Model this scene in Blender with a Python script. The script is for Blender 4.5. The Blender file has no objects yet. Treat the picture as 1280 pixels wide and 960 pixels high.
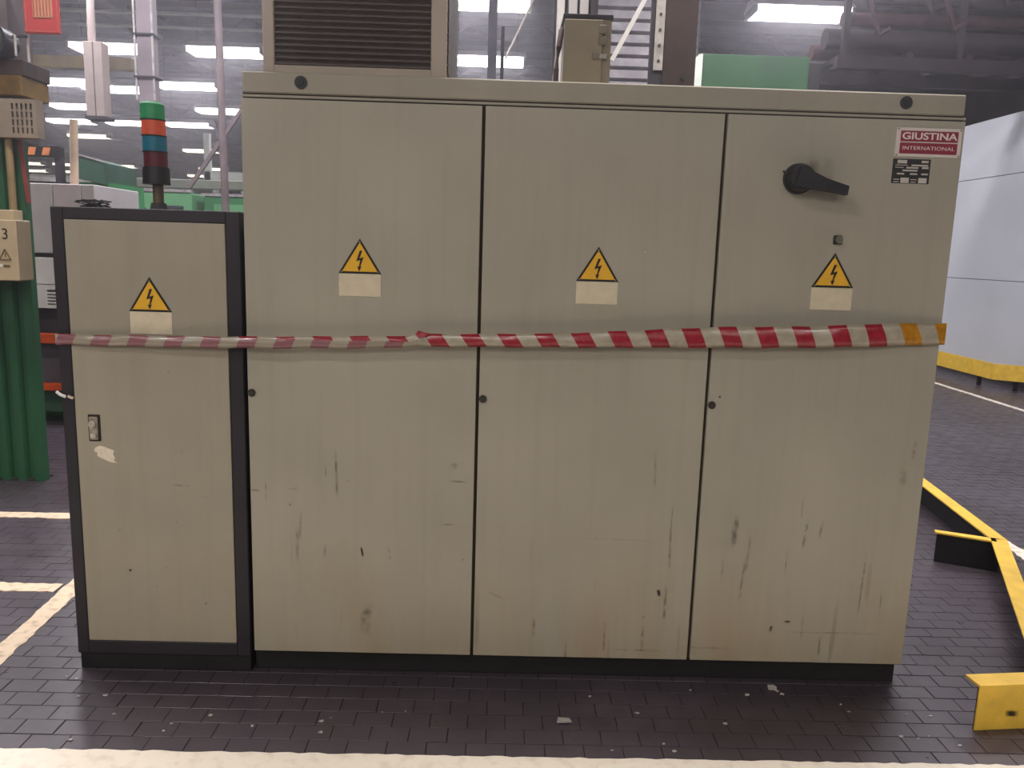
import bpy, bmesh, math, random
from mathutils import Vector, Matrix
random.seed(7)
scene = bpy.context.scene
C = scene.collection

# ---------------------------------------------------------------- camera
CAM = Vector((0.8732, -2.7374, 1.5590)); PITCH, YAW, ROLL = 0.16602, 0.01662, 0.03020
cd = bpy.data.cameras.new('camera'); cam = bpy.data.objects.new('camera', cd); C.objects.link(cam)
cd.sensor_width = 36.0; cd.lens = 36.0 * 1000.0 / 1280.0; cd.clip_end = 300
fw = Vector((math.sin(YAW) * math.cos(PITCH), math.cos(YAW) * math.cos(PITCH), -math.sin(PITCH)))
rt = Vector((math.cos(YAW), -math.sin(YAW), 0)); up = rt.cross(fw)
rr = math.cos(ROLL) * rt + math.sin(ROLL) * up; uu = -math.sin(ROLL) * rt + math.cos(ROLL) * up
cam.matrix_world = Matrix(((rr.x, uu.x, -fw.x, CAM.x), (rr.y, uu.y, -fw.y, CAM.y), (rr.z, uu.z, -fw.z, CAM.z), (0, 0, 0, 1)))
scene.camera = cam

# ---------------------------------------------------------------- world, exposure
w = bpy.data.worlds.new('world'); scene.world = w; w.use_nodes = True
bg = w.node_tree.nodes['Background']; bg.inputs[0].default_value = (.55, .52, .6, 1); bg.inputs[1].default_value = 0.0
# thin violet-grey haze through the hall, added in place of lens glare and lamp halos
HAZE = .011
vo = w.node_tree.nodes.new('ShaderNodeVolumeScatter'); vo.inputs['Color'].default_value = (.95, .92, 1., 1); vo.inputs['Density'].default_value = HAZE; vo.inputs['Anisotropy'].default_value = .87
w.node_tree.links.new(vo.outputs[0], w.node_tree.nodes['World Output'].inputs['Volume'])
vs = scene.view_settings
vs.view_transform = 'Standard'; vs.look = 'None'; vs.gamma = 1.0; vs.use_curve_mapping = False
vs.exposure = -0.1
LAMP_W = 100.0            # watts of one ceiling fitting
LAMP_COL = (1.0, .94, .87); LAMP_COOL = (.96, .93, 1.0)
TUBE = 6.0
CEIL = 7.2

# ---------------------------------------------------------------- materials
def srgb(h):
    h = h.lstrip('#'); v = [int(h[i:i + 2], 16) / 255 for i in (0, 2, 4)]
    return tuple(((c / 12.92) if c <= .04045 else ((c + .055) / 1.055) ** 2.4) for c in v) + (1,)
MATS = {}
def N(nt, t, **kw):
    n = nt.nodes.new(t)
    for k, v in kw.items(): setattr(n, k, v)
    return n
def mixc(nt, fac, a, b, blend='MIX'):
    m = N(nt, 'ShaderNodeMix', data_type='RGBA', blend_type=blend)
    for i, v in ((0, fac), (6, a), (7, b)):
        if isinstance(v, bpy.types.NodeSocket): nt.links.new(v, m.inputs[i])
        else: m.inputs[i].default_value = v
    return m.outputs[2]
def mth(nt, op, *a):
    m = N(nt, 'ShaderNodeMath', operation=op)
    for i, v in enumerate(a):
        if isinstance(v, bpy.types.NodeSocket): nt.links.new(v, m.inputs[i])
        else: m.inputs[i].default_value = v
    return m.outputs[0]
def rng(nt, v, a, b, c=0., d=1.):
    m = N(nt, 'ShaderNodeMapRange'); nt.links.new(v, m.inputs[0])
    for i, q in enumerate((a, b, c, d)): m.inputs[i + 1].default_value = q
    return m.outputs[0]
def noise(nt, scale, vec=None, det=3., st=(1, 1, 1), coord='Object'):
    tc = N(nt, 'ShaderNodeTexCoord'); mp = N(nt, 'ShaderNodeMapping'); mp.inputs['Scale'].default_value = st
    nt.links.new(vec if vec else tc.outputs[coord], mp.inputs[0])
    n = N(nt, 'ShaderNodeTexNoise'); n.inputs['Scale'].default_value = scale; n.inputs['Detail'].default_value = det
    nt.links.new(mp.outputs[0], n.inputs[0]); return n.outputs[0]
def base(name):
    m = bpy.data.materials.new(name); m.use_nodes = True
    return m, m.node_tree, m.node_tree.nodes['Principled BSDF']
def mat(name, col, rough=.55, metal=0., var=.25, scale=6., bump=0., bscale=60., st=(1, 1, 1), spec=.4):
    """painted / cast surface: colour with soft mottling and a little relief"""
    if name in MATS: return MATS[name]
    m, nt, b = base(name)
    c = srgb(col) if isinstance(col, str) else tuple(col) + (1,)
    n = noise(nt, scale, det=5., st=st)
    dark = tuple(x * (1 - var) for x in c[:3]) + (1,)
    lite = tuple(min(1, x * (1 + var * .5)) for x in c[:3]) + (1,)
    nt.links.new(mixc(nt, rng(nt, n, .3, .7), dark, lite), b.inputs['Base Color'])
    b.inputs['Roughness'].default_value = rough; b.inputs['Metallic'].default_value = metal
    b.inputs['Specular IOR Level'].default_value = spec
    if bump:
        bp = N(nt, 'ShaderNodeBump'); bp.inputs['Strength'].default_value = bump; bp.inputs['Distance'].default_value = .002
        nt.links.new(noise(nt, bscale, det=4.), bp.inputs['Height']); nt.links.new(bp.outputs[0], b.inputs['Normal'])
    MATS[name] = m; return m
def emit(name, col, s):
    if name in MATS: return MATS[name]
    m, nt, b = base(name)
    b.inputs['Base Color'].default_value = (.8, .8, .8, 1)
    b.inputs['Emission Color'].default_value = tuple(col) + (1,); b.inputs['Emission Strength'].default_value = s
    MATS[name] = m; return m
def cabinet_paint(name, col, rust):
    """pebble-grey sheet-steel paint with fine streaks, grime specks and rust-brown soiling near the floor"""
    m, nt, b = base(name); c = srgb(col)
    tc = N(nt, 'ShaderNodeTexCoord'); sp = N(nt, 'ShaderNodeSeparateXYZ'); nt.links.new(tc.outputs['Object'], sp.inputs[0])
    z = sp.outputs[2]
    mott = noise(nt, 2.2, det=6.)
    k = mixc(nt, rng(nt, mott, .3, .7), tuple(x * .90 for x in c[:3]) + (1,), tuple(x * 1.05 for x in c[:3]) + (1,))
    streak = noise(nt, 30., det=5., st=(1, 1, .035))
    k = mixc(nt, rng(nt, streak, .48, .75, 0, .16), k, tuple(x * y for x, y in zip(c[:3], (.66, .62, .52))) + (1,))
    # soiling that climbs unevenly from the plinth
    s2 = noise(nt, 5., det=6., st=(1, 1, .25))
    low = mth(nt, 'MULTIPLY', rng(nt, z, .62, .08), rng(nt, s2, .3, .72))
    k = mixc(nt, mth(nt, 'MULTIPLY', low, rust), k, (c[0] * .86, c[1] * .66, c[2] * .44, 1))
    runs = mth(nt, 'MULTIPLY', rng(nt, noise(nt, 26., det=4., st=(1, 1, .07)), .66, .74), rng(nt, z, .75, .1))
    k = mixc(nt, mth(nt, 'MULTIPLY', runs, .45), k, (c[0] * .45, c[1] * .33, c[2] * .2, 1))
    speck = rng(nt, noise(nt, 70., det=1.), .80, .84)
    k = mixc(nt, mth(nt, 'MULTIPLY', speck, .6), k, (.09, .07, .05, 1))
    nt.links.new(k, b.inputs['Base Color'])
    b.inputs['Roughness'].default_value = .52; b.inputs['Specular IOR Level'].default_value = .35
    bp = N(nt, 'ShaderNodeBump'); bp.inputs['Strength'].default_value = .12; bp.inputs['Distance'].default_value = .001
    nt.links.new(noise(nt, 260., det=2.), bp.inputs['Height']); nt.links.new(bp.outputs[0], b.inputs['Normal'])
    MATS[name] = m; return m
PAINT = cabinet_paint('pebble_grey_paint', '#a9a394', .8)
PAINT_T = cabinet_paint('pebble_grey_paint_clean', '#a0998a', .25)
PAINT_S = cabinet_paint('pebble_grey_paint_narrow', '#a39b8b', .3)
FRAME = mat('black_violet_frame_paint', '#2c282e', .5, var=.2, scale=9)
PLINTH = mat('black_plinth_paint', '#1f1b1e', .7, var=.3, scale=12)
SEAL = mat('dark_door_seal', '#3a3024', .8)
BLACK = mat('black_plastic', '#17161a', .42, var=.15)
SIGNY = mat('sign_yellow', '#e9b32c', .5, var=.08, scale=20)
SIGNK = mat('sign_black', '#1b1813', .55, var=.1)
SIGNW = mat('sign_cream', '#d8cbb0', .5, var=.1, scale=25)
STEEL = mat('dull_steel', '#8f8a80', .38, .85, var=.3, scale=30)
DSTEEL = mat('dark_steel', '#4a463f', .5, .6, var=.3, scale=30)
YELLOW = mat('guard_yellow_paint', '#efc34a', .5, var=.16, scale=14, bump=.2)
GBLACK = mat('guard_black_paint', '#18161a', .6, var=.3, scale=18)
GREEN = mat('column_green_paint', '#28583a', .5, var=.3, scale=5, st=(1, 1, .3))
LGREEN = mat('machine_light_green', '#6fb57a', .5, var=.2, scale=2)
MGREEN = mat('machine_mid_green', '#3f8f55', .5, var=.25, scale=2)
DGREEN = mat('machine_dark_green', '#355746', .55, var=.3, scale=2)
PALE = mat('pale_grey_sheet', '#bdb8b9', .55, var=.12, scale=4)
WHITE = mat('white_sheet', '#dcd8d6', .5, var=.1, scale=6)
BEIGE = mat('beige_box_paint', '#b5a285', .5, var=.12, scale=8)
ORANGE = mat('orange_beam_paint', '#d2511c', .5, var=.2, scale=10)
REDP = mat('red_board', '#b23838', .5, var=.15, scale=9)
RUST = mat('rusty_brown_steel', '#3a2a22', .75, .1, var=.5, scale=5, bump=.4, bscale=30)
GALV = mat('galvanised', '#b9b3b0', .45, .3, var=.35, scale=14)
DARKG = mat('dark_grey_steel', '#3a363b', .65, .2, var=.4, scale=4)
CONC = mat('ceiling_sheet', '#47434a', .8, var=.4, scale=1.5)
BEAMG = mat('roof_steel_grey', '#635d66', .65, .1, var=.35, scale=2)

# ---------------------------------------------------------------- mesh builder
class MB:
    def __init__(s): s.b = bmesh.new()
    def box(s, x0, x1, y0, y1, z0, z1, bev=0., M=None, seg=1):
        b = bmesh.new(); bmesh.ops.create_cube(b, size=1.)
        for v in b.verts: v.co = Vector(((x0 + x1) / 2 + v.co.x * (x1 - x0), (y0 + y1) / 2 + v.co.y * (y1 - y0), (z0 + z1) / 2 + v.co.z * (z1 - z0)))
        if bev: bmesh.ops.bevel(b, geom=list(b.edges), offset=bev, segments=seg, affect='EDGES', profile=.5)
        return s._in(b, M)
    def _in(s, b, M=None):
        if M is not None: bmesh.ops.transform(b, matrix=M, verts=b.verts)
        me = bpy.data.meshes.new('t'); b.to_mesh(me); b.free(); s.b.from_mesh(me); bpy.data.meshes.remove(me); return s
    def cyl(s, p0, p1, r, r2=None, n=16, cap=True):
        p0, p1 = Vector(p0), Vector(p1); d = p1 - p0
        b = bmesh.new(); bmesh.ops.create_cone(b, cap_ends=cap, segments=n, radius1=r, radius2=r if r2 is None else r2, depth=d.length)
        M = Matrix.Translation((p0 + p1) / 2) @ d.to_track_quat('Z', 'Y').to_matrix().to_4x4()
        return s._in(b, M)
    def bar(s, p0, p1, wx, wz, up_=(0, 0, 1)):
        """rectangular bar between two points"""
        p0, p1 = Vector(p0), Vector(p1); d = (p1 - p0); L = d.length; d.normalize()
        u = Vector(up_); r = d.cross(u)
        if r.length < 1e-4: r = Vector((1, 0, 0))
        r.normalize(); u = r.cross(d)
        M = Matrix(((r.x, d.x, u.x, 0), (r.y, d.y, u.y, 0), (r.z, d.z, u.z, 0), (0, 0, 0, 1)))
        M = Matrix.Translation((p0 + p1) / 2) @ M
        return s.box(-wx / 2, wx / 2, -L / 2, L / 2, -wz / 2, wz / 2, 0, M)
    def poly(s, pts, thick):
        """extruded polygon; pts = 3-D, thick = extrusion vector"""
        b = bmesh.new(); t = Vector(thick)
        a = [b.verts.new(p) for p in pts]; c = [b.verts.new(Vector(p) + t) for p in pts]; n = len(pts)
        b.faces.new(a); b.faces.new(c[::-1])
        for i in range(n): b.faces.new((a[i], c[i], c[(i + 1) % n], a[(i + 1) % n]))
        bmesh.ops.recalc_face_normals(b, faces=b.faces); return s._in(b)
    def tube(s, pts, r, n=8):
        pts = [Vector(p) for p in pts]; b = bmesh.new(); rings = []
        for i, p in enumerate(pts):
            d = (pts[min(i + 1, len(pts) - 1)] - pts[max(i - 1, 0)]).normalized()
            a = d.cross(Vector((0, 0, 1)))
            if a.length < .1: a = d.cross(Vector((1, 0, 0)))
            a.normalize(); c = d.cross(a)
            rings.append([b.verts.new(p + r * (math.cos(2 * math.pi * k / n) * a + math.sin(2 * math.pi * k / n) * c)) for k in range(n)])
        for q, t in zip(rings, rings[1:]):
            for k in range(n): b.faces.new((q[k], q[(k + 1) % n], t[(k + 1) % n], t[k]))
        b.faces.new(rings[0][::-1]); b.faces.new(rings[-1])
        bmesh.ops.recalc_face_normals(b, faces=b.faces); return s._in(b)
    def build(s, name, m, parent=None, smooth=False):
        me = bpy.data.meshes.new(name); root = parent
        while root is not None and root.parent is not None: root = root.parent
        if root is not None: bmesh.ops.translate(s.b, verts=s.b.verts, vec=-Vector(root.location))
        s.b.to_mesh(me); s.b.free(); me.materials.append(m)
        if smooth:
            for p in me.polygons: p.use_smooth = True
            me.set_sharp_from_angle(angle=math.radians(40))
        o = bpy.data.objects.new(name, me); C.objects.link(o); o.parent = parent
        return o
def tag(o, label, cat, group=None, kind=None):
    if label: o['label'] = label
    if cat: o['category'] = cat
    if group: o['group'] = group
    if kind: o['kind'] = kind
    return o
def thing(name, label, cat, loc=(0, 0, 0), group=None):
    o = bpy.data.objects.new(name, None); o.location = loc; o.empty_display_size = .1; C.objects.link(o)
    return tag(o, label, cat, group)
def struct(o): o['kind'] = 'structure'; return o
def copy_tree(o, parent=None, loc=None):
    c = o.copy(); C.objects.link(c); c.parent = parent
    if loc is not None: c.location = loc
    for ch in list(o.children): copy_tree(ch, c)
    return c
def text_mesh(name, s, size, cx, cy, z, m, parent, sx=1., sp=1., depth=.0006, bold=0.):
    """flat raised lettering centred at (cx, z) on a plane facing -Y at y = cy"""
    cu = bpy.data.curves.new('t', 'FONT'); cu.body = s; cu.size = size; cu.align_x = 'CENTER'; cu.align_y = 'CENTER'; cu.extrude = depth; cu.space_character = sp; cu.offset = bold
    t = bpy.data.objects.new('t', cu); C.objects.link(t)
    dg = bpy.context.evaluated_depsgraph_get(); me = bpy.data.meshes.new_from_object(t.evaluated_get(dg))
    bpy.data.objects.remove(t); bpy.data.curves.remove(cu)
    r = parent
    while r.parent is not None: r = r.parent
    off = Vector((cx, cy, z)) - Vector(r.location)
    for v in me.vertices: v.co = Vector((v.co.x * sx, -v.co.z, v.co.y)) + off
    me.name = name; me.materials.clear(); me.materials.append(m)
    o = bpy.data.objects.new(name, me); C.objects.link(o); o.parent = parent; return o

# ================================================================= STRUCTURE
def floor_mat(name, joint=False):
    m, nt, b = base(name)
    geo = N(nt, 'ShaderNodeNewGeometry'); P = geo.outputs['Position']
    n1 = noise(nt, 1.1, P, det=6.); n2 = noise(nt, 9., P, det=6.)
    k = mixc(nt, rng(nt, n1, .3, .7), srgb('#3c343a'), srgb('#554c56'))
    k = mixc(nt, rng(nt, n2, .4, .8, 0, .4), k, srgb('#332b2f'))
    k = mixc(nt, mth(nt, 'MULTIPLY', mth(nt, 'ADD', geo.outputs['Random Per Island'], N(nt, 'ShaderNodeObjectInfo').outputs['Random']), .12), k, srgb('#2a2326'))
    if joint:
        br = N(nt, 'ShaderNodeTexBrick'); tc = N(nt, 'ShaderNodeTexCoord'); nt.links.new(tc.outputs['Object'], br.inputs[0])
        for i, v in ((4, 1.), (5, .004), (8, .125), (9, .08)): br.inputs[i].default_value = v
        br.inputs[1].default_value = (1, 1, 1, 1); br.inputs[2].default_value = (.8, .8, .8, 1); br.inputs[3].default_value = (.7, .7, .7, 1)
        k = mixc(nt, 1., k, br.outputs[0], 'MULTIPLY')
    nt.links.new(k, b.inputs['Base Color'])
    nt.links.new(rng(nt, n2, .3, .7, .27, .45), b.inputs['Roughness']); b.inputs['Specular IOR Level'].default_value = .6
    bp = N(nt, 'ShaderNodeBump'); bp.inputs['Strength'].default_value = .22; bp.inputs['Distance'].default_value = .003
    nt.links.new(noise(nt, 45., P, det=5.), bp.inputs['Height']); nt.links.new(bp.outputs[0], b.inputs['Normal'])
    return m
FL = floor_mat('wood_block_floor'); FLJ = floor_mat('wood_block_floor_far', True)
BX0, BX1, BY0, BY1 = -5.2, 7.4, -1.6, 9.0         # the area laid with modelled blocks
fb = MB()
fb.box(-31, 10, -16, BY0, -.2, 0); fb.box(-31, 10, BY1, 66, -.2, 0)
fb.box(-31, BX0, BY0, BY1, -.2, 0); fb.box(BX1, 10, BY0, BY1, -.2, 0)
floor = struct(fb.build('floor', FLJ))
bed = MB().box(BX0, BX1, BY0, BY1, -.2, -.003).build('joint_bed', mat('joint_pitch', '#2c2529', .9, var=.3), floor)
# wood blocks in running bond
BW, BD, GAP = .125, .08, .003
blocks = []
j = 0; y = BY0
while y < BY1 - 1e-6:
    x = BX0 - (BW / 2 if j % 2 else 0)
    while x < BX1:
        x0, x1 = max(x, BX0), min(x + BW, BX1)
        if x1 - x0 > .03: blocks.append((x0, x1, y, y + BD))
        x += BW
    y += BD; j += 1
def seen(bk):
    cx, cy = (bk[0] + bk[1]) / 2, (bk[2] + bk[3]) / 2
    if -.66 < cx < 2.42 and cy > .03: 
        # hidden behind the cabinets
        return None
    d = Vector((cx, cy, 0)) - CAM; zz = d.dot(fw)
    if zz < .2: return None
    px, py = 640 + 1000 * d.dot(rr) / zz, 480 - 1000 * d.dot(uu) / zz
    if not (-15 < px < 1295 and py < 965): return None
    # line of sight blocked by the cabinets' fronts
    if cy > 0:
        t = -CAM.y / (cy - CAM.y); hx = CAM.x + t * (cx - CAM.x); hz = CAM.z * (1 - t)
        if -.64 < hx < 2.4 and hz < 2: return None
    return zz
near = sorted([(seen(b), i) for i, b in enumerate(blocks) if seen(b) and abs(b[1] - b[0] - BW) < 1e-3])[:300]
pick = {i for _, i in near}
bm1 = MB().box(-BW / 2 + GAP / 2, BW / 2 - GAP / 2, -BD / 2 + GAP / 2, BD / 2 - GAP / 2, -.013, 0, .0008)
proto = bm1.build('paving_block', FL, floor); me_block = proto.data; first = True
for i in sorted(pick):
    b = blocks[i]
    o = proto if first else bpy.data.objects.new('paving_block', me_block)
    if not first: C.objects.link(o); o.parent = floor
    first = False
    o.location = ((b[0] + b[1]) / 2, (b[2] + b[3]) / 2, random.uniform(-.0015, .0))
    o.rotation_euler = (random.uniform(-.006, .006), random.uniform(-.005, .005), random.uniform(-.012, .012))
vs_, fs_ = [], []
for i, b in enumerate(blocks):
    if i in pick: continue
    h = random.uniform(-.0018, 0); g = GAP / 2; k = len(vs_); q = .0008
    for (z, s) in ((-.013, g), (h - .002, g), (h, g + q)):
        vs_ += [(b[0] + s, b[2] + s, z), (b[1] - s, b[2] + s, z), (b[1] - s, b[3] - s, z), (b[0] + s, b[3] - s, z)]
    for l in (0, 4):
        for a in range(4): fs_.append((k + l + a, k + l + (a + 1) % 4, k + l + 4 + (a + 1) % 4, k + l + 4 + a))
    fs_.append((k + 8, k + 9, k + 10, k + 11))
me = bpy.data.meshes.new('paving_blocks'); me.from_pydata(vs_, [], fs_); me.materials.append(FL)
o = bpy.data.objects.new('paving_blocks', me); C.objects.link(o); o.parent = floor; o['kind'] = 'stuff'

# ceiling sheet, purlins and roof beams
ceil = struct(MB().box(-31, 10, -16, 66, CEIL, CEIL + .1).build('ceiling', CONC))
pm = MB().box(-20.5, 20.5, -.05, .05, 0, .16).build('purlin', BEAMG, ceil); pme = pm.data
y = -14.; first = True
while y < 64:
    o = pm if first else bpy.data.objects.new('purlin', pme)
    if not first: C.objects.link(o); o.parent = ceil
    first = False; o.location = (-10.5, y, CEIL - .16); y += 1.3
bmm = MB().box(-.09, .09, -40, 40, -.2, .2).build('roof_beam', BEAMG, ceil); bme = bmm.data
for i, x in enumerate((-26, -20, -14, -8, -2, 4)):
    o = bmm if i == 0 else bpy.data.objects.new('roof_beam', bme)
    if i: C.objects.link(o); o.parent = ceil
    o.location = (x, 25, CEIL - .36)
WALLM = mat('dark_brown_wall', '#3a3033', .9, var=.5, scale=1.2)
struct(MB().box(9.5, 9.7, -16, 66, 0, CEIL).build('wall_right', WALLM))
struct(MB().box(-31.2, -31, -16, 66, 0, CEIL).build('wall_left', mat('grey_wall', '#5a555c', .9, var=.4, scale=.6)))
struct(MB().box(-31, 9.5, 66, 66.2, 0, CEIL).build('wall_back', mat('grey_wall', '#5a555c')))
struct(MB().box(-31, 9.5, -16.2, -16, 0, CEIL).build('wall_front', mat('pale_wall', '#a59c90', .9, var=.2, scale=.6)))

# floor markings: worn paint lines with ragged edges
def paint_mat(name, col, wear=.75):
    m, nt, b = base(name)
    n = noise(nt, 22., det=6.)
    nt.links.new(mixc(nt, rng(nt, n, .5, .72, 0, wear), srgb(col), srgb('#a5886f')), b.inputs['Base Color'])
    b.inputs['Roughness'].default_value = .6; return m
PLINE = paint_mat('worn_cream_line_paint', '#e6cfb2'); PWHITE = paint_mat('white_line_paint', '#efe4d6'); PBAND = paint_mat('bounce_band_paint', '#f0e5d6', .25)
def line(label, p0, p1, wd, m, rag=.006, step=.03, zt=.0022):
    p0, p1 = Vector((*p0, 0)), Vector((*p1, 0)); d = p1 - p0; L = d.length; d.normalize(); n = Vector((-d.y, d.x, 0))
    k = max(2, int(L / step)); b = bmesh.new(); rows = []
    for i in range(k + 1):
        c = p0 + d * (L * i / k)
        rows.append((b.verts.new(c + n * (wd / 2 + random.uniform(-rag, rag)) + Vector((0, 0, zt))),
                     b.verts.new(c - n * (wd / 2 + random.uniform(-rag, rag)) + Vector((0, 0, zt)))))
    for r0, r1 in zip(rows, rows[1:]): b.faces.new((r0[0], r0[1], r1[1], r1[0]))
    bmesh.ops.recalc_face_normals(b, faces=b.faces)
    for f in b.faces:
        if f.normal.z < 0: f.normal_flip()
    r = bmesh.ops.extrude_face_region(b, geom=list(b.faces))
    for v in [g for g in r['geom'] if isinstance(g, bmesh.types.BMVert)]: v.co.z -= zt + .004
    bmesh.ops.recalc_face_normals(b, faces=b.faces)
    s = MB(); s._in(b); return tag(s.build('floor_line', m), label, 'floor marking')
line('cream painted floor line crossing behind the narrow cabinet, running up to the green column', (-5.0, 1.63), (-1.0, 1.63), .085, PLINE)
line('cream painted floor line meeting the lengthwise line beside the narrow cabinet', (-5.0, .68), (-1.08, .68), .085, PLINE)
line('cream painted lengthwise floor line passing the narrow cabinet toward the walkway', (-1.07, 1.5), (-.94, -.45), .085, PLINE)
line('broad bright white walkway band in front of the row of cabinets', (-5, -1.04), (7.2, -.98), 1.08, PBAND, .004)  # width past the visible edge is made up, to bounce light onto the doors
line('worn white floor line along the low yellow guard', (3.99, 5.5), (3.70, .2), .075, PWHITE, .012)
line('straight white floor line at the foot of the pale blue partition', (6.62, 8.9), (6.56, 2.5), .075, PWHITE)

# ================================================================= CEILING LAMPS
TUBEM = emit('lit_diffuser', (1., .95, 1.), TUBE); TUBEW = emit('lit_diffuser_warm', (1., .90, .70), TUBE * .5)
def lamp_proto(tm, light):
    r = thing('ceiling_lamp', 'white fluorescent fitting hung in the rows under the roof', 'ceiling lamp', (0, 0, 0), 'fluorescent fittings under the hall roof')
    MB().poly([(-.80, -.32, 0), (-.80, .32, 0), (-.80, .12, .14), (-.80, -.12, .14)], (1.60, 0, 0)).build('reflector', WHITE, r)
    MB().box(-.76, .76, -.29, .29, -.10, -.002, .02).build('diffuser', tm, r)
    for s in (-.77, .77): MB().box(s - .02, s + .02, -.30, .30, -.105, 0).build('end_cap', GALV, r)
    for s in (-.62, .62): MB().cyl((s, 0, .08), (s, 0, CEIL - 5.5), .008, n=6).build('hanger', DARKG, r)
    if light:
        # fittings in the far bays have cooler tubes
        ld = bpy.data.lights.new('lamp_light', 'AREA'); ld.shape = 'RECTANGLE'; ld.size = 1.45; ld.size_y = .5; ld.energy = LAMP_W; ld.color = LAMP_COL if light == 1 else LAMP_COOL
        lo = bpy.data.objects.new('lamp_light', ld); C.objects.link(lo); lo.parent = r; lo.location = (0, 0, -.12)
    return r
near_p = lamp_proto(TUBEM, 1); near_used = [False]
cool_p = lamp_proto(TUBEM, 2); cool_used = [False]
far_p = lamp_proto(TUBEM, False); far_used = [False]
warm_p = lamp_proto(TUBEW, False); warm_used = [False]
NAMED = {(5.55, 10.95): 'bright fluorescent fitting above the dark green raised machine box',
         (.45, 10.95): 'bright fluorescent fitting showing beside the top of the cooling unit, higher of the pair',
         (.45, 15.): 'bright fluorescent fitting behind the dark hanging post beside the cooling unit',
         (-7.4, 15.): 'bright fluorescent fitting partly behind the taupe pendant box and grey drop duct',
         (-5.0, 15.): 'bright fluorescent fitting crossed by the slim brown brace pole',
         (-7.3, 18.9): 'bright fluorescent fitting between the grey drop duct and slim brown pole'}
def in_frame(x, y, z):
    d = Vector((x, y, z)) - CAM; q = d.dot(fw)
    return q > .1 and -5 < 640 + 1000 * d.dot(rr) / q < 1285 and -5 < 480 - 1000 * d.dot(uu) / q < 965
def place(p, used, x, y, z=5.5):
    if not used[0]: used[0] = True; p.location = (x, y, z); o = p
    else: o = copy_tree(p, None, (x, y, z))
    seen_ = any(in_frame(x + e, y, z - .1) for e in (-.78, -.4, 0, .4, .78)); sfx = '' if seen_ else '_offscreen'       # the rows go on beyond the picture's edge
    o.name = 'ceiling_lamp' + sfx
    for c in o.children:
        if c.type == 'LIGHT': c.name = 'lamp_light' + sfx
        elif c.name.startswith('diffuser'): c.name = 'diffuser' + sfx
    return o
# rows over the cabinets and over the aisle they face
for x in (-2.1, .45, 3.): place(near_p, near_used, x, .75)
place(near_p, near_used, -2.1, -3.1)
for y in (-6.95, -10.8, -14.6):
    for x in (-4.65, .45, 5.55): place(near_p, near_used, x, y)
for y in (4.1, 7.5):
    for x in (-7.2, -4.65, -2.1, 3., 5.55): place(cool_p, cool_used, x, y)
# fittings the photograph shows
for x, y in ((.45, 10.95), (5.55, 10.95), (-7.4, 15.), (-5.0, 15.), (.45, 15.), (-10.3, 18.9), (-7.3, 18.9)):
    o = place(cool_p, cool_used, x, y)
    if (x, y) in NAMED: o['label'] = NAMED[(x, y)]
for x, y in ((-9.55, 19.7), (-12.1, 22.8), (-7.75, 22.8), (-10., 26.), (-12., 26.), (-14., 26.)): place(far_p, far_used, x, y)
rl = random.Random(3)
for y in (30, 34, 38, 43, 48, 54, 60):
    x = -28.
    while x < 6:
        if rl.random() < .62:
            q = x + rl.uniform(-.3, .3)
            if -.61 < (q - CAM.x) / (y - CAM.y) < -.345: place(warm_p, warm_used, q, y)      # the gap beside the wide cabinet
        x += 2.55

# ================================================================= THE WIDE CABINET
Z0, Z1 = .085, 2.022
cab = thing('electrical_cabinet', 'wide three-door beige electrical cabinet with a rotary switch and red-white nameplate', 'electrical cabinet', (1.2, .4, 0))
MB().box(.012, 2.388, .026, .80, Z0 - .005, 2.03, .004).build('body', PAINT_T, cab)
MB().box(.006, 2.394, .018, .030, Z0 + .002, 2.02).build('door_seal', SEAL, cab)
MB().box(.0, 2.385, .03, .78, 0, Z0, .002).build('plinth', PLINTH, cab)
MB().box(.010, 2.389, .002, .82, 2.040, 2.107, .004).build('top_cover', PAINT_T, cab)
MB().box(.006, 2.396, .004, .03, 2.0265, 2.035, .001).build('drip_rail', PAINT_T, cab)
MB().box(.010, 2.390, .010, .03, 2.02, 2.041).build('top_seal', SEAL, cab)
for x in (.202, 2.190):
    h = MB().cyl((x, .006, 2.076), (x, -.001, 2.076), .0205, n=28).build('lifting_hole_plug', BLACK, cab, True)
    MB().cyl((x, .0, 2.076), (x, -.003, 2.076), .011, .009, n=20).build('plug_centre', mat('plug_dark', '#26222b', .6), h, True)
doors = []
for i in range(3):
    d = MB().box(.8 * i + .0055, .8 * i + .7945, 0, .022, Z0, Z1, .0025, seg=2).build('door', PAINT, cab); doors.append(d)
    lx = (.014, .817, 1.617)[i]; lx = max(lx, .8 * i + .019)
    k = MB().cyl((lx, .002, 1.045), (lx, -.004, 1.045), .0135, n=20).cyl((lx, -.004, 1.045), (lx, -.007, 1.045), .009, .008, n=16)
    k.build('lock', DSTEEL, d, True)
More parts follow.
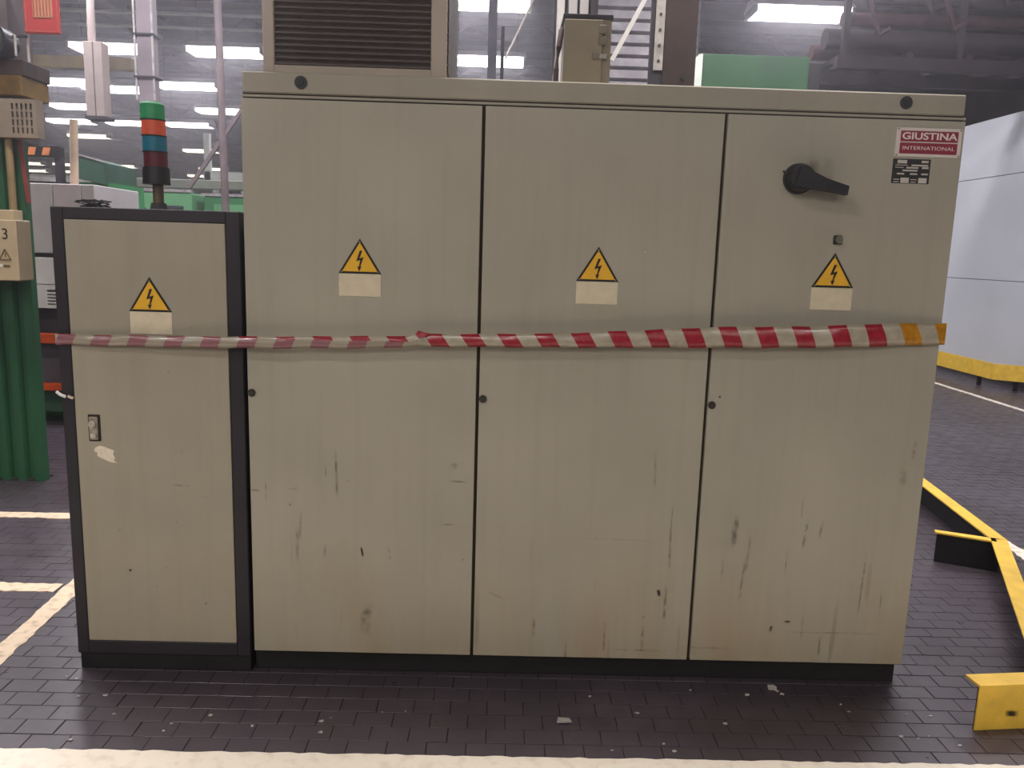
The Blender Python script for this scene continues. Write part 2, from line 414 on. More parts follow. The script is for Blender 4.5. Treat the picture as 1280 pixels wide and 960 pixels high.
def warning_sign(cabinet, cx, za, y=0., legend='stain'):
    """yellow lightning triangle over a blank cream legend plate, riveted to the door"""
    h, hw = .110, .068
    tri = lambda s, c=.0: [(cx, za - h * .667 + h * .667 * s), (cx - hw * s, za - h * .667 - h * .333 * s), (cx + hw * s, za - h * .667 - h * .333 * s)]
    def pr(pts, y0, t): return MB().poly([(a, y0, b) for a, b in pts], (0, -t, 0))
    s = pr(tri(1.06), y + .001, .0025).build('warning_sign', SIGNK, cabinet)
    s['label'] = 'black-edged yellow triangle with a lightning arrow over a blank cream plate'
    pr(tri(.88), y, .0023).build('yellow_field', SIGNY, s)
    k = .00066
    bolt = [(-4, -52), (-17, -52), (-35, 2), (-14, -5), (-22, 30), (-30, 28), (-20, 53), (-8, 27), (-15, 29), (3, -20), (-19, -12)]
    # centred on the triangle's middle
    pr([(cx + (a + 17) * k, za - .070 - b * k) for a, b in bolt], y - .0015, .0016).build('lightning_arrow', SIGNK, s)
    for a, b in tri(.90): MB().cyl((a, y, b), (a, y - .0035, b), .0034, n=10).build('rivet', STEEL, s, True)
    lp = MB().box(cx - .071, cx + .071, y - .002, y + .001, za - .1895, za - .1135, .0008).build('legend_plate', SIGNW, s)
    return s
warning_sign(cab, .393, 1.577); warning_sign(cab, 1.198, 1.574); warning_sign(cab, 2.002, 1.577)
# rotary main switch
sw = MB().cyl((1.853, .002, 1.821), (1.853, -.018, 1.821), .051, .049, n=36).cyl((1.853, -.018, 1.821), (1.853, -.052, 1.821), .046, .040, n=36).build('switch_handle', BLACK, cab, True)
sw['label'] = 'black rotary switch with a lever pointing right'
d = Vector((.152, 0, -.040)).normalized(); n = Vector((-d.z, 0, d.x)); p = Vector((1.853, -.030, 1.821))
MB().poly([p - d * .02 + n * .034, p + d * .075 + n * .019, p + d * .152 + n * .0165, p + d * .156 - n * .013, p + d * .075 - n * .019, p - d * .02 - n * .036], (0, -.028, 0)).build('lever', BLACK, sw)
MB().bar((1.815, -.012, 1.836), (1.797, -.012, 1.844), .006, .006).build('locking_pin', DSTEEL, sw)
# square-key latch above the third sign
bt = MB().box(1.990, 2.020, -.006, .002, 1.610, 1.640, .003).build('key_latch', DSTEEL, cab)
MB().cyl((2.006, -.006, 1.625), (2.006, -.014, 1.625), .0125, n=18).build('latch_pin', STEEL, bt, True)
# nameplate
MAROON = mat('maroon_enamel', '#8f1f36', .4, var=.06, scale=20); PLW = mat('plate_white_enamel', '#dcd2cb', .4, var=.05); LETW = mat('lettering_white', '#e8dcd8', .45, var=.03)
np_ = MB().box(2.167, 2.386, -.0035, .001, 1.904, 1.997, .001).build('nameplate', PLW, cab)
np_['label'] = 'red and white enamel nameplate with raised lettering'
MB().box(2.181, 2.373, -.0045, -.002, 1.953, 1.987).build('red_field', MAROON, np_)
MB().box(2.181, 2.373, -.0045, -.002, 1.914, 1.949).build('red_field', MAROON, np_)
text_mesh('lettering', 'GIUSTINA', .031, 2.277, -.0046, 1.9695, LETW, np_, 1.33, 1.0, .0006, .0006)
text_mesh('lettering', 'INTERNATIONAL', .0165, 2.277, -.0046, 1.9315, LETW, np_, 1.28, 1.08)
for x in (2.173, 2.380):
    for z in (1.909, 1.992): MB().cyl((x, -.002, z), (x, -.0048, z), .0028, n=10).build('rivet', STEEL, np_, True)
dp = MB().box(2.166, 2.292, -.0022, .001, 1.818, 1.897, .0006).build('data_plate', mat('data_plate_black', '#23211f', .4, var=.1), cab)
FIELD = mat('data_plate_field', '#c9c3ba', .4, var=.1)
for x0, x1, z0, z1 in ((.014, .046, .882, .893), (.095, .118, .885, .892), (.062, .118, .874, .879), (.046, .086, .866, .871), (.098, .120, .866, .872), (.034, .084, .857, .862),
                       (.016, .040, .846, .851), (.060, .084, .846, .851), (.098, .120, .846, .851), (.030, .058, .819, .836), (.090, .118, .819, .836), (.006, .026, .829, .8315), (.064, .084, .829, .8315), (.006, .024, .821, .8235), (.064, .082, .821, .8235), (.008, .05, .8755, .8775), (.008, .036, .868, .870)):
    MB().box(2.166 + x0, 2.166 + x1, -.0027, -.002, 1.0 + z0 - .0, 1.0 + z1).build('printed_field', FIELD, dp)

# wear marks: soft-edged stains and scratches on the sheet metal
def stain_mat(name, col, strength, soft=2.2, ns=40.):
    m, nt, b = base(name)
    tc = N(nt, 'ShaderNodeTexCoord'); sp = N(nt, 'ShaderNodeSeparateXYZ'); nt.links.new(tc.outputs['UV'], sp.inputs[0])
    ax = mth(nt, 'SUBTRACT', 1., mth(nt, 'ABSOLUTE', mth(nt, 'SUBTRACT', mth(nt, 'MULTIPLY', sp.outputs[0], 2.), 1.)))
    ay = mth(nt, 'SUBTRACT', 1., mth(nt, 'ABSOLUTE', mth(nt, 'SUBTRACT', mth(nt, 'MULTIPLY', sp.outputs[1], 2.), 1.)))
    f = mth(nt, 'MULTIPLY', rng(nt, ax, 0, .7), rng(nt, ay, 0, .5))
    f = mth(nt, 'MULTIPLY', f, rng(nt, noise(nt, ns, det=4.), .36, .6))
    f = mth(nt, 'MULTIPLY', f, strength)
    b.inputs['Base Color'].default_value = srgb(col); b.inputs['Roughness'].default_value = .7
    nt.links.new(f, b.inputs['Alpha']); return m
ST1 = stain_mat('brown_scuff', '#4a3a28', .4); ST2 = stain_mat('grey_smudge', '#4f483c', .3); ST3 = stain_mat('rust_scratch', '#6e4528', .4)
ST4 = stain_mat('ochre_grease', '#6a5a2c', .55, ns=14.); ST5 = stain_mat('black_nick', '#1d1712', 1., ns=5.); ST6 = stain_mat('bare_white_nick', '#e4d7c4', 1., ns=5.)
def mark(parent, x, z, wd, ht, m, tilt=0., y=-.0006, name='scuff_mark'):
    r = parent
    while r.parent is not None: r = r.parent
    c, s = math.cos(tilt), math.sin(tilt)
    P = [(x + a * c - b * s, y, z + a * s + b * c) for a, b in ((-wd / 2, -ht / 2), (wd / 2, -ht / 2), (wd / 2, ht / 2), (-wd / 2, ht / 2))]
    me = bpy.data.meshes.new(name); me.from_pydata([Vector(p) - Vector(r.location) for p in P], [], [(0, 1, 2, 3)])
    uv = me.uv_layers.new()
    for l, q in zip(uv.data, ((0, 0), (1, 0), (1, 1), (0, 1))): l.uv = q
    me.materials.append(m); o = bpy.data.objects.new(name, me); C.objects.link(o); o.parent = parent; return o
MARKS = [ # door, x, z, width, height, stain, tilt
 (0, .309, .757, .012, .19, ST1, .03), (0, .272, .775, .008, .05, ST1, 0), (0, .180, .565, .012, .12, ST2, -.05), (0, .168, .50, .014, .14, ST2, 0),
 (0, .060, .69, .008, .09, ST2, 0), (0, .265, .470, .010, .06, ST1, -.1), (0, .399, .475, .010, .04, ST5, .2), (0, .497, .470, .010, .05, ST1, .15),
 (0, .412, .205, .045, .10, ST2, 0), (0, .420, .255, .04, .05, ST2, 0), (0, .76, .455, .010, .010, ST5, 0), (0, .74, .745, .07, .008, ST1, -.05), (0, .72, .80, .04, .03, ST2, 0),
 (0, .70, .585, .06, .008, ST2, 0), (0, .155, .705, .05, .012, ST2, .1), (0, .025, .695, .05, .008, ST3, 0), (0, .145, .645, .01, .012, ST5, 0),
 (1, 1.435, .80, .010, .16, ST2, .03), (1, 1.505, .52, .012, .17, ST1, .02), (1, 1.475, .345, .016, .03, ST5, .25), (1, 1.50, .30, .014, .16, ST3, 0),
 (1, .885, .32, .07, .006, ST1, -.45), (1, 1.025, .20, .014, .09, ST3, 0), (1, 1.145, .11, .012, .07, ST3, 0), (1, 1.285, .17, .009, .13, ST3, 0), (1, 1.425, .165, .010, .11, ST3, 0),
 (1, 1.40, .12, .26, .005, ST3, -.01), (1, 1.31, .545, .34, .004, ST2, -.02), (1, 1.355, 1.565, .009, .016, ST6, 0), (1, 1.425, .25, .010, .012, ST6, 0), (1, 1.505, .64, .006, .10, ST2, 0),
 (2, 1.735, .585, .028, .13, ST1, -.08), (2, 1.79, .50, .012, .15, ST2, -.05), (2, 1.775, .40, .010, .16, ST1, -.08), (2, 1.99, .585, .014, .12, ST1, -.1), (2, 2.045, .60, .012, .08, ST2, -.1),
 (2, 1.93, .47, .008, .12, ST2, 0), (2, 2.215, .40, .011, .26, ST1, -.04), (2, 1.955, .245, .028, .010, ST5, 0), (2, 2.01, .225, .010, .10, ST2, 0), (2, 2.13, .205, .40, .005, ST3, 0),
 (2, 1.895, .215, .014, .03, ST5, -.2), (2, 1.66, .135, .18, .006, ST3, 0), (2, 2.35, .90, .02, .08, ST2, 0), (2, 2.32, .80, .03, .06, ST2, 0), (2, 1.97, .95, .006, .016, ST6, 0),
 (2, 1.645, 1.075, .010, .010, ST5, 0), (2, 1.90, 1.835, .15, .13, ST4, 0), (2, 1.97, .68, .006, .10, ST2, 0),
 (2, 1.70, .44, .008, .10, ST2, 0), (2, 2.29, .32, .008, .12, ST2, 0), (2, 2.08, .15, .010, .08, ST3, 0)]
for i, (dd, x, z, wd, ht, m, t) in enumerate(MARKS): mark(doors[dd], x, z, wd, ht, m, t, -.0005 - .00001 * i)

# ================================================================= THE NARROW CABINET
nc = thing('control_cabinet', 'narrow beige single-door control cabinet in a black frame beside the wide cabinet', 'electrical cabinet', (-.322, .28, 0))
MB().box(-.632, -.012, .02, .56, .062, 1.652, .003).build('body', FRAME, nc)
MB().box(-.636, -.594, 0, .05, .061, 1.658, .003).build('frame_post', FRAME, nc)
MB().box(-.056, -.008, 0, .05, .061, 1.658, .003).build('frame_post', FRAME, nc)
MB().box(-.5945, -.0555, .0005, .05, 1.618, 1.6575, .002).build('frame_rail', FRAME, nc)
MB().box(-.5945, -.0555, .0005, .05, .0615, .111, .002).build('frame_rail', FRAME, nc)
MB().box(-.630, -.010, .006, .55, 0, .061, .002).build('plinth', PLINTH, nc)
nd = MB().box(-.592, -.058, -.001, .03, .113, 1.616, .0025, seg=2).build('door', PAINT_S, nc)
warning_sign(nc, -.316, 1.428, -.001)
# swing-handle lock in its recess
lk = MB().box(-.549, -.507, -.004, .0, .858, .953, .002).build('lock_plate', mat('lock_recess_black', '#2a211a', .6), nd)
MB().box(-.545, -.515, -.008, -.003, .864, .946, .003).build('lock_handle', mat('worn_chrome_plate', '#a8a092', .45, .2, var=.5, scale=60), nd)
MB().cyl((-.5325, -.007, .921), (-.5325, -.014, .921), .012, n=16).build('lock_knob', mat('worn_chrome', '#c9c2b4', .4, .25, var=.4, scale=50), nd, True)
MB().cyl((-.530, -.007, .879), (-.530, -.012, .879), .009, n=14).build('lock_cylinder', mat('worn_chrome', '#c4beb2'), nd, True)
CHIP = mat('bare_primer', '#e6d8c4', .7, var=.12, scale=60)
ch = [(-.530, .835), (-.515, .842), (-.497, .838), (-.482, .832), (-.465, .826), (-.470, .812), (-.463, .800), (-.468, .788), (-.455, .782), (-.478, .783), (-.495, .791), (-.512, .797), (-.525, .806), (-.523, .816), (-.535, .822)]
MB().poly([(a, -.001, b) for a, b in ch], (0, -.0006, 0)).build('paint_chip', CHIP, nd)
for x, z, wd, ht, m, t in ((-.235, .705, .075, .006, ST3, -.03), (-.46, .535, .014, .010, ST5, 0), (-.43, .385, .010, .010, ST5, 0), (-.165, .265, .010, .010, ST5, 0), (-.14, .665, .10, .004, ST2, 0), (-.23, .83, .01, .02, ST2, 0), (-.265, 1.11, .008, .008, ST5, 0)):
    mark(nd, x, z, wd, ht, m, t, -.0016)
tw = MB().tube([(-.650, -.004, 1.030), (-.634, -.008, 1.020), (-.618, -.006, 1.014)], .0055, 8)
tag(tw.build('wire_scrap', WHITE), 'short white wire scrap stuck on the black frame above the lock', 'wire')
tg = MB().tube([(-.610, -.006, 1.016), (-.600, -.008, 1.012), (-.592, -.007, 1.010)], .005, 8)
tag(tg.build('putty_blob', SIGNW, None, True), 'small cream putty blob at the narrow cabinet door edge', 'putty')

# signal tower on the narrow cabinet
st = thing('signal_tower', 'stack light with green, orange, blue and dark red lenses on a short pole', 'signal light', (-.40, .30, 1.658))
MB().cyl((-.40, .30, 1.658), (-.40, .30, 1.664), .085, n=28).cyl((-.40, .30, 1.664), (-.40, .30, 1.690), .032, .026, n=20).build('mount_flange', DARKG, st, True)
MB().cyl((-.40, .30, 1.685), (-.40, .30, 1.765), .019, n=18).build('pole', mat('pole_bronze', '#6b5b45', .5, .3), st, True)
MB().cyl((-.404, .30, 1.757), (-.404, .30, 1.815), .048, .046, n=28).build('base_module', BLACK, st, True)
for k, (nm, col, rg) in enumerate((('dark_red_lens', '#5b1720', .3), ('blue_lens', '#0e6d86', .25), ('orange_lens', '#dd5a38', .25), ('green_lens', '#1f9257', .25))):
    z = 1.815 + .056 * k; x = -.404 - .0015 * k
    l = MB().cyl((x, .30, z + .002), (x, .30, z + .054), .041, n=28).build('lens', mat(nm, col, rg, var=.12, scale=40), st, True); l['label'] = nm.replace('_', ' ') + ' module'
    MB().cyl((x, .30, z - .001), (x, .30, z + .003), .0435, n=28).build('lens_ring', BLACK, l, True)
MB().cyl((-.41, .30, 2.038), (-.41, .30, 2.046), .041, .032, n=28).build('cap', mat('green_cap', '#2a7f52', .4), st, True)
tag(MB().tube([(-.545 + .05 * math.cos(1.9 * k) * (1 - .012 * k), .12 + .05 * math.sin(2.3 * k), 1.661 + .013 * (1 + math.sin(1.3 * k))) for k in range(34)], .0022, 6).build('cable_scrap', DARKG, None, True), 'loose curl of dark cable lying on the narrow cabinet top', 'cable')

# ================================================================= ON TOP OF THE WIDE CABINET
LOUV = mat('grille_slat_paint', '#544a48', .55, var=.3, scale=10)
ac = thing('air_conditioner', 'beige roof-mounted cabinet cooling unit with a louvred front grille', 'cooling unit', (.375, .33, 2.107))
ACM = mat('cooler_beige', '#a89a8c', .5, var=.12, scale=4)
AX0, AX1, AY0, AY1, AZ0, AZ1 = .076, .672, .015, .64, 2.107, 2.90
MB().box(AX0, AX1, AY0 + .02, AY1, AZ0, AZ1, .008).build('housing', ACM, ac)
gf = MB(); gz0, gz1, gx0, gx1 = 2.132, 2.86, .114, .622
gf.box(AX0, gx0, AY0, AY0 + .03, AZ0, AZ1, .003).box(gx1, AX1, AY0, AY0 + .03, AZ0, AZ1, .003).box(gx0 - .002, gx1 + .002, AY0 + .0005, AY0 + .03, AZ0, gz0, .002).box(gx0 - .002, gx1 + .002, AY0 + .0005, AY0 + .03, gz1, AZ1, .002)
gf.build('grille_frame', ACM, ac)
MB().box(gx0, gx1, AY0 + .024, AY0 + .028, gz0, gz1).build('grille_backing', LOUV, ac)
sl = MB().poly([(gx0, .0, .0), (gx0, .017, .013), (gx0, .017, .016), (gx0, .0, .0035)], (gx1 - gx0, 0, 0)).build('slat', LOUV, ac)
sl.data.transform(Matrix.Translation(Vector(ac.location)))          # back to absolute x, then placed by its own location
z = gz0 + .003; first = True
while z < gz1 - .028:
    o = sl if first else bpy.data.objects.new('slat', sl.data)
    if not first: C.objects.link(o); o.parent = ac
    first = False; o.location = Vector((0, AY0 + .004, z)) - Vector(ac.location); z += .0192
ss = MB().poly([(.0, .05, .0), (.006, .05, -.022), (.006, .05, .008)], (0, .52, 0)).build('side_louvre', LOUV, ac)
ss.data.transform(Matrix.Translation(Vector(ac.location)))
z = 2.15; first = True
while z < 2.84:
    o = ss if first else bpy.data.objects.new('side_louvre', ss.data)
    if not first: C.objects.link(o); o.parent = ac
    first = False; o.location = Vector((AX1 - .001, 0, z)) - Vector(ac.location); z += .034
jb = thing('junction_box', 'beige hinged junction box with two toggle latches standing on the wide cabinet', 'junction box', (1.17, .54, 2.107))
MB().box(1.085, 1.262, .455, .62, 2.107, 2.425, .003).build('body', mat('junction_body', '#857a66', .5, var=.15), jb)
MB().box(1.083, 1.228, .443, .456, 2.110, 2.420, .003).build('lid', mat('beige_box_lid', '#8a7f69', .5, var=.1), jb)
MB().box(1.078, 1.266, .448, .63, 2.423, 2.440, .002).build('top_flange', DARKG, jb)
for z in (2.385, 2.345): MB().box(1.213, 1.240, .436, .458, z - .016, z + .016, .003).build('hinge', mat('hinge_taupe', '#7a6f5d', .5), jb)
lt = MB().box(1.190, 1.216, .434, .446, 2.278, 2.300, .002).build('toggle_latch', mat('hinge_taupe', '#7a6f5d'), jb)
MB().box(1.216, 1.248, .438, .452, 2.280, 2.298, .002).build('latch_keeper', STEEL, lt)
MB().tube([(1.066, .50, 2.107), (1.060, .50, 2.16), (1.060, .50, 2.25), (1.068, .50, 2.33), (1.076, .52, 2.395), (1.088, .54, 2.41)], .011, 10).build('conduit_hose', mat('hose_brown', '#55443e', .6), jb, True)
MB().cyl((1.066, .50, 2.107), (1.066, .50, 2.118), .018, n=14).build('conduit_gland', DARKG, jb)
wb = MB().poly([(1.03, .66, 2.107), (1.075, .66, 2.107), (1.075, .66, 2.40), (1.066, .66, 2.36), (1.055, .66, 2.22)], (0, .02, 0))
tag(wb.build('mounting_bracket', WHITE), 'white folded sheet bracket standing beside the junction box', 'bracket')

# ================================================================= BARRIER TAPE
def tape_mat():
    m, nt, b = base('red_white_barrier_tape')
    tc = N(nt, 'ShaderNodeTexCoord'); sp = N(nt, 'ShaderNodeSeparateXYZ'); nt.links.new(tc.outputs['UV'], sp.inputs[0])
    u, v = sp.outputs[0], sp.outputs[1]           # u = metres along the tape from the left corner, v = 0 (bottom) .. 1 (top)
    P = .1248
    ph = mth(nt, 'ADD', u, mth(nt, 'MULTIPLY', v, .03))
    saw = mth(nt, 'FRACT', mth(nt, 'DIVIDE', mth(nt, 'SUBTRACT', ph, .0305), P))
    red = mth(nt, 'LESS_THAN', saw, .5)
    # left of the twist the strip is folded: the lower fold shows its pale back, stripes leaning the other way
    ph2 = mth(nt, 'SUBTRACT', u, mth(nt, 'MULTIPLY', v, .02))
    saw2 = mth(nt, 'FRACT', mth(nt, 'DIVIDE', mth(nt, 'SUBTRACT', ph2, -.010), P)); red2 = mth(nt, 'LESS_THAN', saw2, .5)
    fold = mth(nt, 'LESS_THAN', u, 1.235)
    lowlim = rng(nt, u, .5, 1.2, .95, .52)
    lower = mth(nt, 'LESS_THAN', v, lowlim)
    back = mth(nt, 'MULTIPLY', fold, lower)
    redc = mixc(nt, rng(nt, noise(nt, 60., det=4.), .3, .7), srgb('#8c1a28'), srgb('#a62a38'))
    yel = mixc(nt, rng(nt, noise(nt, 60., det=4.), .3, .7), srgb('#ad7012'), srgb('#c48c24'))
    yl = mth(nt, 'GREATER_THAN', ph, 2.863)
    redc = mixc(nt, yl, redc, yel)
    whitec = mixc(nt, rng(nt, noise(nt, 30., det=4.), .3, .7), srgb('#a39a89'), srgb('#b5ac9b'))
    front = mixc(nt, red, whitec, redc)
    backc = mixc(nt, red2, srgb('#a09686'), srgb('#8f5f66'))
    k = mixc(nt, back, front, backc)
    nt.links.new(k, b.inputs['Base Color']); b.inputs['Roughness'].default_value = .22; b.inputs['Specular IOR Level'].default_value = .6
    bp = N(nt, 'ShaderNodeBump'); bp.inputs['Strength'].default_value = .5; bp.inputs['Distance'].default_value = .004
    nt.links.new(noise(nt, 10., det=4., st=(.5, 1, 5)), bp.inputs['Height']); nt.links.new(bp.outputs[0], b.inputs['Normal'])
    return m
tp = thing('barrier_tape', 'red and white striped barrier tape strung across the cabinet doors', 'barrier tape', (.88, -.03, 1.19))
prof = [(-.636, 1.193, 1.231), (-.3, 1.197, 1.236), (-.017, 1.202, 1.242), (.393, 1.213, 1.256), (.563, 1.222, 1.262), (.600, 1.226, 1.274), (.63, 1.226, 1.270), (.80, 1.230, 1.275), (1.078, 1.236, 1.284), (1.6, 1.250, 1.321), (1.93, 1.260, 1.333), (2.18, 1.270, 1.349), (2.40, 1.281, 1.354)]
def lerp_prof(x):
    for a, b in zip(prof, prof[1:]):
        if x <= b[0]: t = (x - a[0]) / (b[0] - a[0]); return a[1] + t * (b[1] - a[1]), a[2] + t * (b[2] - a[2])
    return prof[-1][1:]
bm = bmesh.new(); uvl = bm.loops.layers.uv.new(); cols = []
path = [(-.642, .40 - .04 * k, -.45 + .04 * k) for k in range(10)]                     # along the narrow cabinet's side
nseg = 150
for k in range(nseg + 1):
    x = -.642 + (2.406 + .642) * k / nseg
    gap = .010 + .026 * min(1., (x + .642) / .7) * min(1., max(0., (2.406 - x) / .35))
    if x < -.5: gap = .006 + .012 * (x + .642) / .14
    path.append((x, -gap, x + .636))
path += [(2.406, .03 + .04 * k, 3.042 + .04 * (k + .8)) for k in range(10)]
NV = 6
for (x, y, u) in path:
    lo, hi = lerp_prof(min(max(x, -.636), 2.4)); col = []
    for q in range(NV + 1):
        v = q / NV; z = lo + (hi - lo) * v
        side = x < -.641 or x > 2.4055
        bulge = .007 * math.sin(math.pi * v) if not side else 0
        wob = 0 if side else .0022 * math.sin(23 * u + 5 * v) + .0012 * math.sin(57 * u - 3 * v)
        yy = y - bulge + wob * .6
        if not side and v == 0: yy += .004
        col.append((bm.verts.new((x, yy if not side else y, z + (0 if side else .0012 * math.sin(31 * u)))), u, v))
    cols.append(col)
for a, b in zip(cols, cols[1:]):
    for q in range(NV):
        f = bm.faces.new((a[q][0], b[q][0], b[q + 1][0], a[q + 1][0]))
        for l, s in zip(f.loops, (a[q], b[q], b[q + 1], a[q + 1])): l[uvl].uv = (s[1], s[2])
s = MB(); s._in(bm); ribbon = s.build('tape_strip', tape_mat(), tp, True)
so = ribbon.modifiers.new('thickness', 'SOLIDIFY'); so.thickness = .0006; so.offset = 0
kn = MB().poly([(.585, -.040, 1.268), (.598, -.046, 1.282), (.618, -.044, 1.276), (.640, -.041, 1.272), (.622, -.048, 1.262), (.600, -.046, 1.256)], (0, -.003, 0))
kn.build('twist_fold', mat('tape_fold_red', '#9a2230', .3, var=.3, scale=60), tp)

# ================================================================= GREEN COLUMN AND WHAT IT CARRIES
col = thing('green_column', 'dark green ribbed steel column standing left of the narrow cabinet', 'column', (-2.28, 2.40, 0))
pr = []; x = -2.60
tr = [(0, .0), (.03, .0), (.045, .035), (.075, .035), (.09, 0)]
while x < -2.02:
    pr += [(x + a, 2.27 + b) for a, b in tr]; x += .105
pr = [(a, b) for a, b in pr if a <= -2.05] + [(-2.03, 2.27), (-2.03, 2.33), (-2.60, 2.33)]
MB().poly([(a, b, 0) for a, b in pr], (0, 0, 2.12)).build('ribbed_cladding', GREEN, col)
MB().box(-2.56, -2.08, 2.30, 2.54, 2.12, CEIL - .36).build('upper_shaft', mat('column_upper_grey', '#5a5052', .7, var=.35, scale=3), col)
MB().box(-2.58, -2.0, 2.26, 2.55, 2.375, 2.49, .004).build('yellow_band', mat('soiled_yellow_band', '#7d5f26', .65, var=.5, scale=6), col)
MB().box(-2.60, -2.27, 2.331, 2.56, 0, 2.12).build('core_section', GREEN, col)
MB().box(-2.62, -2.05, 2.275, 2.40, 0, .012).build('base_plate', DARKG, col)
MB().box(-2.575, -1.985, 2.262, 2.55, 2.49, 2.58, .004).build('brown_band', mat('soiled_brown_band', '#4a3b35', .7, var=.5, scale=6), col)
MB().bar((-2.005, 2.262, 1.75), (-2.035, 2.262, 2.12), .022, .012, (0, 1, 0)).build('red_strip', mat('red_strip_paint', '#7a3030', .6), col)
vb = thing('vent_box', 'taupe sheet box with a slotted cover mounted on the green column', 'vent box', (-2.2, 2.2, 2.125))
VB = mat('vent_taupe', '#85776a', .6, var=.2, scale=6)
MB().box(-2.55, -1.885, 2.245, 2.268, 2.125, 2.345, .002).build('body', VB, vb)
MB().box(-2.55, -2.03, 2.19, 2.245, 2.125, 2.345).box(-1.91, -1.885, 2.19, 2.245, 2.125, 2.345).box(-2.03, -1.91, 2.19, 2.245, 2.125, 2.15).box(-2.03, -1.91, 2.19, 2.245, 2.32, 2.345).build('cover', VB, vb)
for k in range(4): MB().box(-2.018 + .027 * k, -2.003 + .027 * k, 2.19, 2.20, 2.15, 2.32).build('upright_bar', VB, vb)
for q in range(3): MB().box(-2.03, -1.91, 2.191, 2.199, 2.184 + .045 * q, 2.195 + .045 * q).build('cross_bar', VB, vb)
cb = thing('switch_box', 'beige switch box marked 3 with a warning triangle on the green column', 'switch box', (-2.1, 2.15, 1.29))
MB().box(-2.42, -1.988, 2.09, 2.235, 1.288, 1.646, .006).build('body', mat('switch_box_side', '#8f7f66', .5, var=.15), cb)
MB().box(-2.42, -1.987, 2.078, 2.092, 1.290, 1.644, .004).build('cover', BEIGE, cb)
MB().box(-2.40, -2.06, 2.23, 2.275, 1.32, 1.60).build('mounting_spacer', DARKG, cb)
text_mesh('number', '3', .09, -2.052, 2.0775, 1.560, SIGNK, cb, 1.0)
tri = [(-2.058, 1.475), (-2.092, 1.414), (-2.026, 1.414)]
mm = MB()
for a, b in zip(tri, tri[1:] + tri[:1]): mm.bar((a[0], 2.0775, a[1]), (b[0], 2.0775, b[1]), .004, .008, (0, 1, 0))
mm.bar((-2.056, 2.0775, 1.455), (-2.058, 2.0775, 1.428), .004, .006, (0, 1, 0))
mm.build('warning_triangle', mat('faded_symbol', '#6e5436', .6), cb)
MB().box(-2.14, -2.078, 2.0765, 2.079, 1.370, 1.386).build('label_strip', WHITE, cb)
MB().box(-2.072, -2.034, 2.0765, 2.079, 1.368, 1.383).build('label_print', mat('faded_symbol', '#6e5436'), cb)
cdp = thing('conduit_pipe', 'beige conduit dropping down the green column into the switch box', 'conduit', (-2.085, 2.24, 1.646))
MB().cyl((-2.085, 2.235, 1.70), (-2.085, 2.235, 2.125), .022, n=14).build('pipe', mat('conduit_tan', '#8d7a58', .5), cdp, True)
MB().box(-2.17, -2.045, 2.16, 2.262, 1.640, 1.705, .004).build('entry_box', BEIGE, cdp)
rs = thing('red_sign_board', 'red sign board with a tan lettered panel fixed high on the green column', 'sign', (-1.82, 2.2, 2.71))
MB().box(-1.925, -1.722, 2.20, 2.215, 2.712, 3.02, .003).build('board', REDP, rs)
MB().box(-1.872, -1.76, 2.196, 2.202, 2.80, 3.0).build('tan_panel', mat('sign_tan', '#c08a6a', .6, var=.2, scale=20), rs)
for k in range(6): MB().box(-1.868 + .0185 * k, -1.860 + .0185 * k, 2.194, 2.197, 2.806, 2.995).build('print_bar', mat('sign_print_red', '#a85846', .6), rs)
for k, b in enumerate(((-1.925, -1.722, 2.722, 2.727), (-1.925, -1.722, 3.008, 3.013), (-1.918, -1.913, 2.722, 3.013), (-1.735, -1.730, 2.722, 3.013))):
    MB().box(b[0], b[1], 2.197, 2.201, b[2], b[3]).build('border_line', mat('sign_border', '#c75a5a', .5), rs)
MB().box(-2.05, -1.90, 2.215, 2.31, 2.94, 2.97).build('bracket', DARKG, rs)
hd = thing('horn_unit', 'black round horn housing on the upper part of the green column', 'horn', (-2.0, 2.2, 2.56))
MB().cyl((-2.10, 2.30, 2.665), (-2.10, 2.13, 2.665), .085, .10, n=24).build('shell', BLACK, hd, True)
MB().cyl((-2.10, 2.132, 2.665), (-2.10, 2.125, 2.665), .085, n=24).build('front_plate', DARKG, hd, True)
MB().cyl((-1.985, 2.20, 2.585), (-1.985, 2.20, 2.70), .007, n=8).build('chrome_rod', GALV, hd, True)
MB().cyl((-1.935, 2.24, 2.56), (-1.935, 2.24, 2.71), .008, n=8).build('chrome_rod', GALV, hd, True)
MB().bar((-2.08, 2.28, 2.71), (-1.93, 2.22, 2.70), .02, .012).build('rod_bracket', DARKG, hd)

# ================================================================= BEHIND, LEFT SIDE
pm_ = thing('pale_machine', 'pale grey machine enclosure on an orange and black stand behind the green column', 'machine', (-2.75, 4.3, 0))
MB().box(-3.6, -2.76, 3.9, 4.7, 1.42, 1.975, .006).build('enclosure_panel', PALE, pm_)
MB().box(-2.755, -2.53, 3.9, 4.7, 1.42, 1.975, .006).build('enclosure_panel', mat('pale_lilac_sheet', '#c2b6ba', .55, var=.1), pm_)
MB().box(-2.525, -2.42, 3.9, 4.7, 1.42, 1.975, .006).build('enclosure_panel', PALE, pm_)
MB().box(-3.55, -2.5, 3.95, 4.65, 1.385, 1.42).build('gap_shade_strip', DARKG, pm_)  # dark strip painting in the shaded gap between enclosure and control housing
MB().box(-3.6, -2.42, 3.89, 4.7, 1.17, 1.385, .005).build('control_housing', WHITE, pm_)
MB().box(-3.6, -2.42, 4.05, 4.7, .975, 1.165).build('vented_housing', WHITE, pm_)
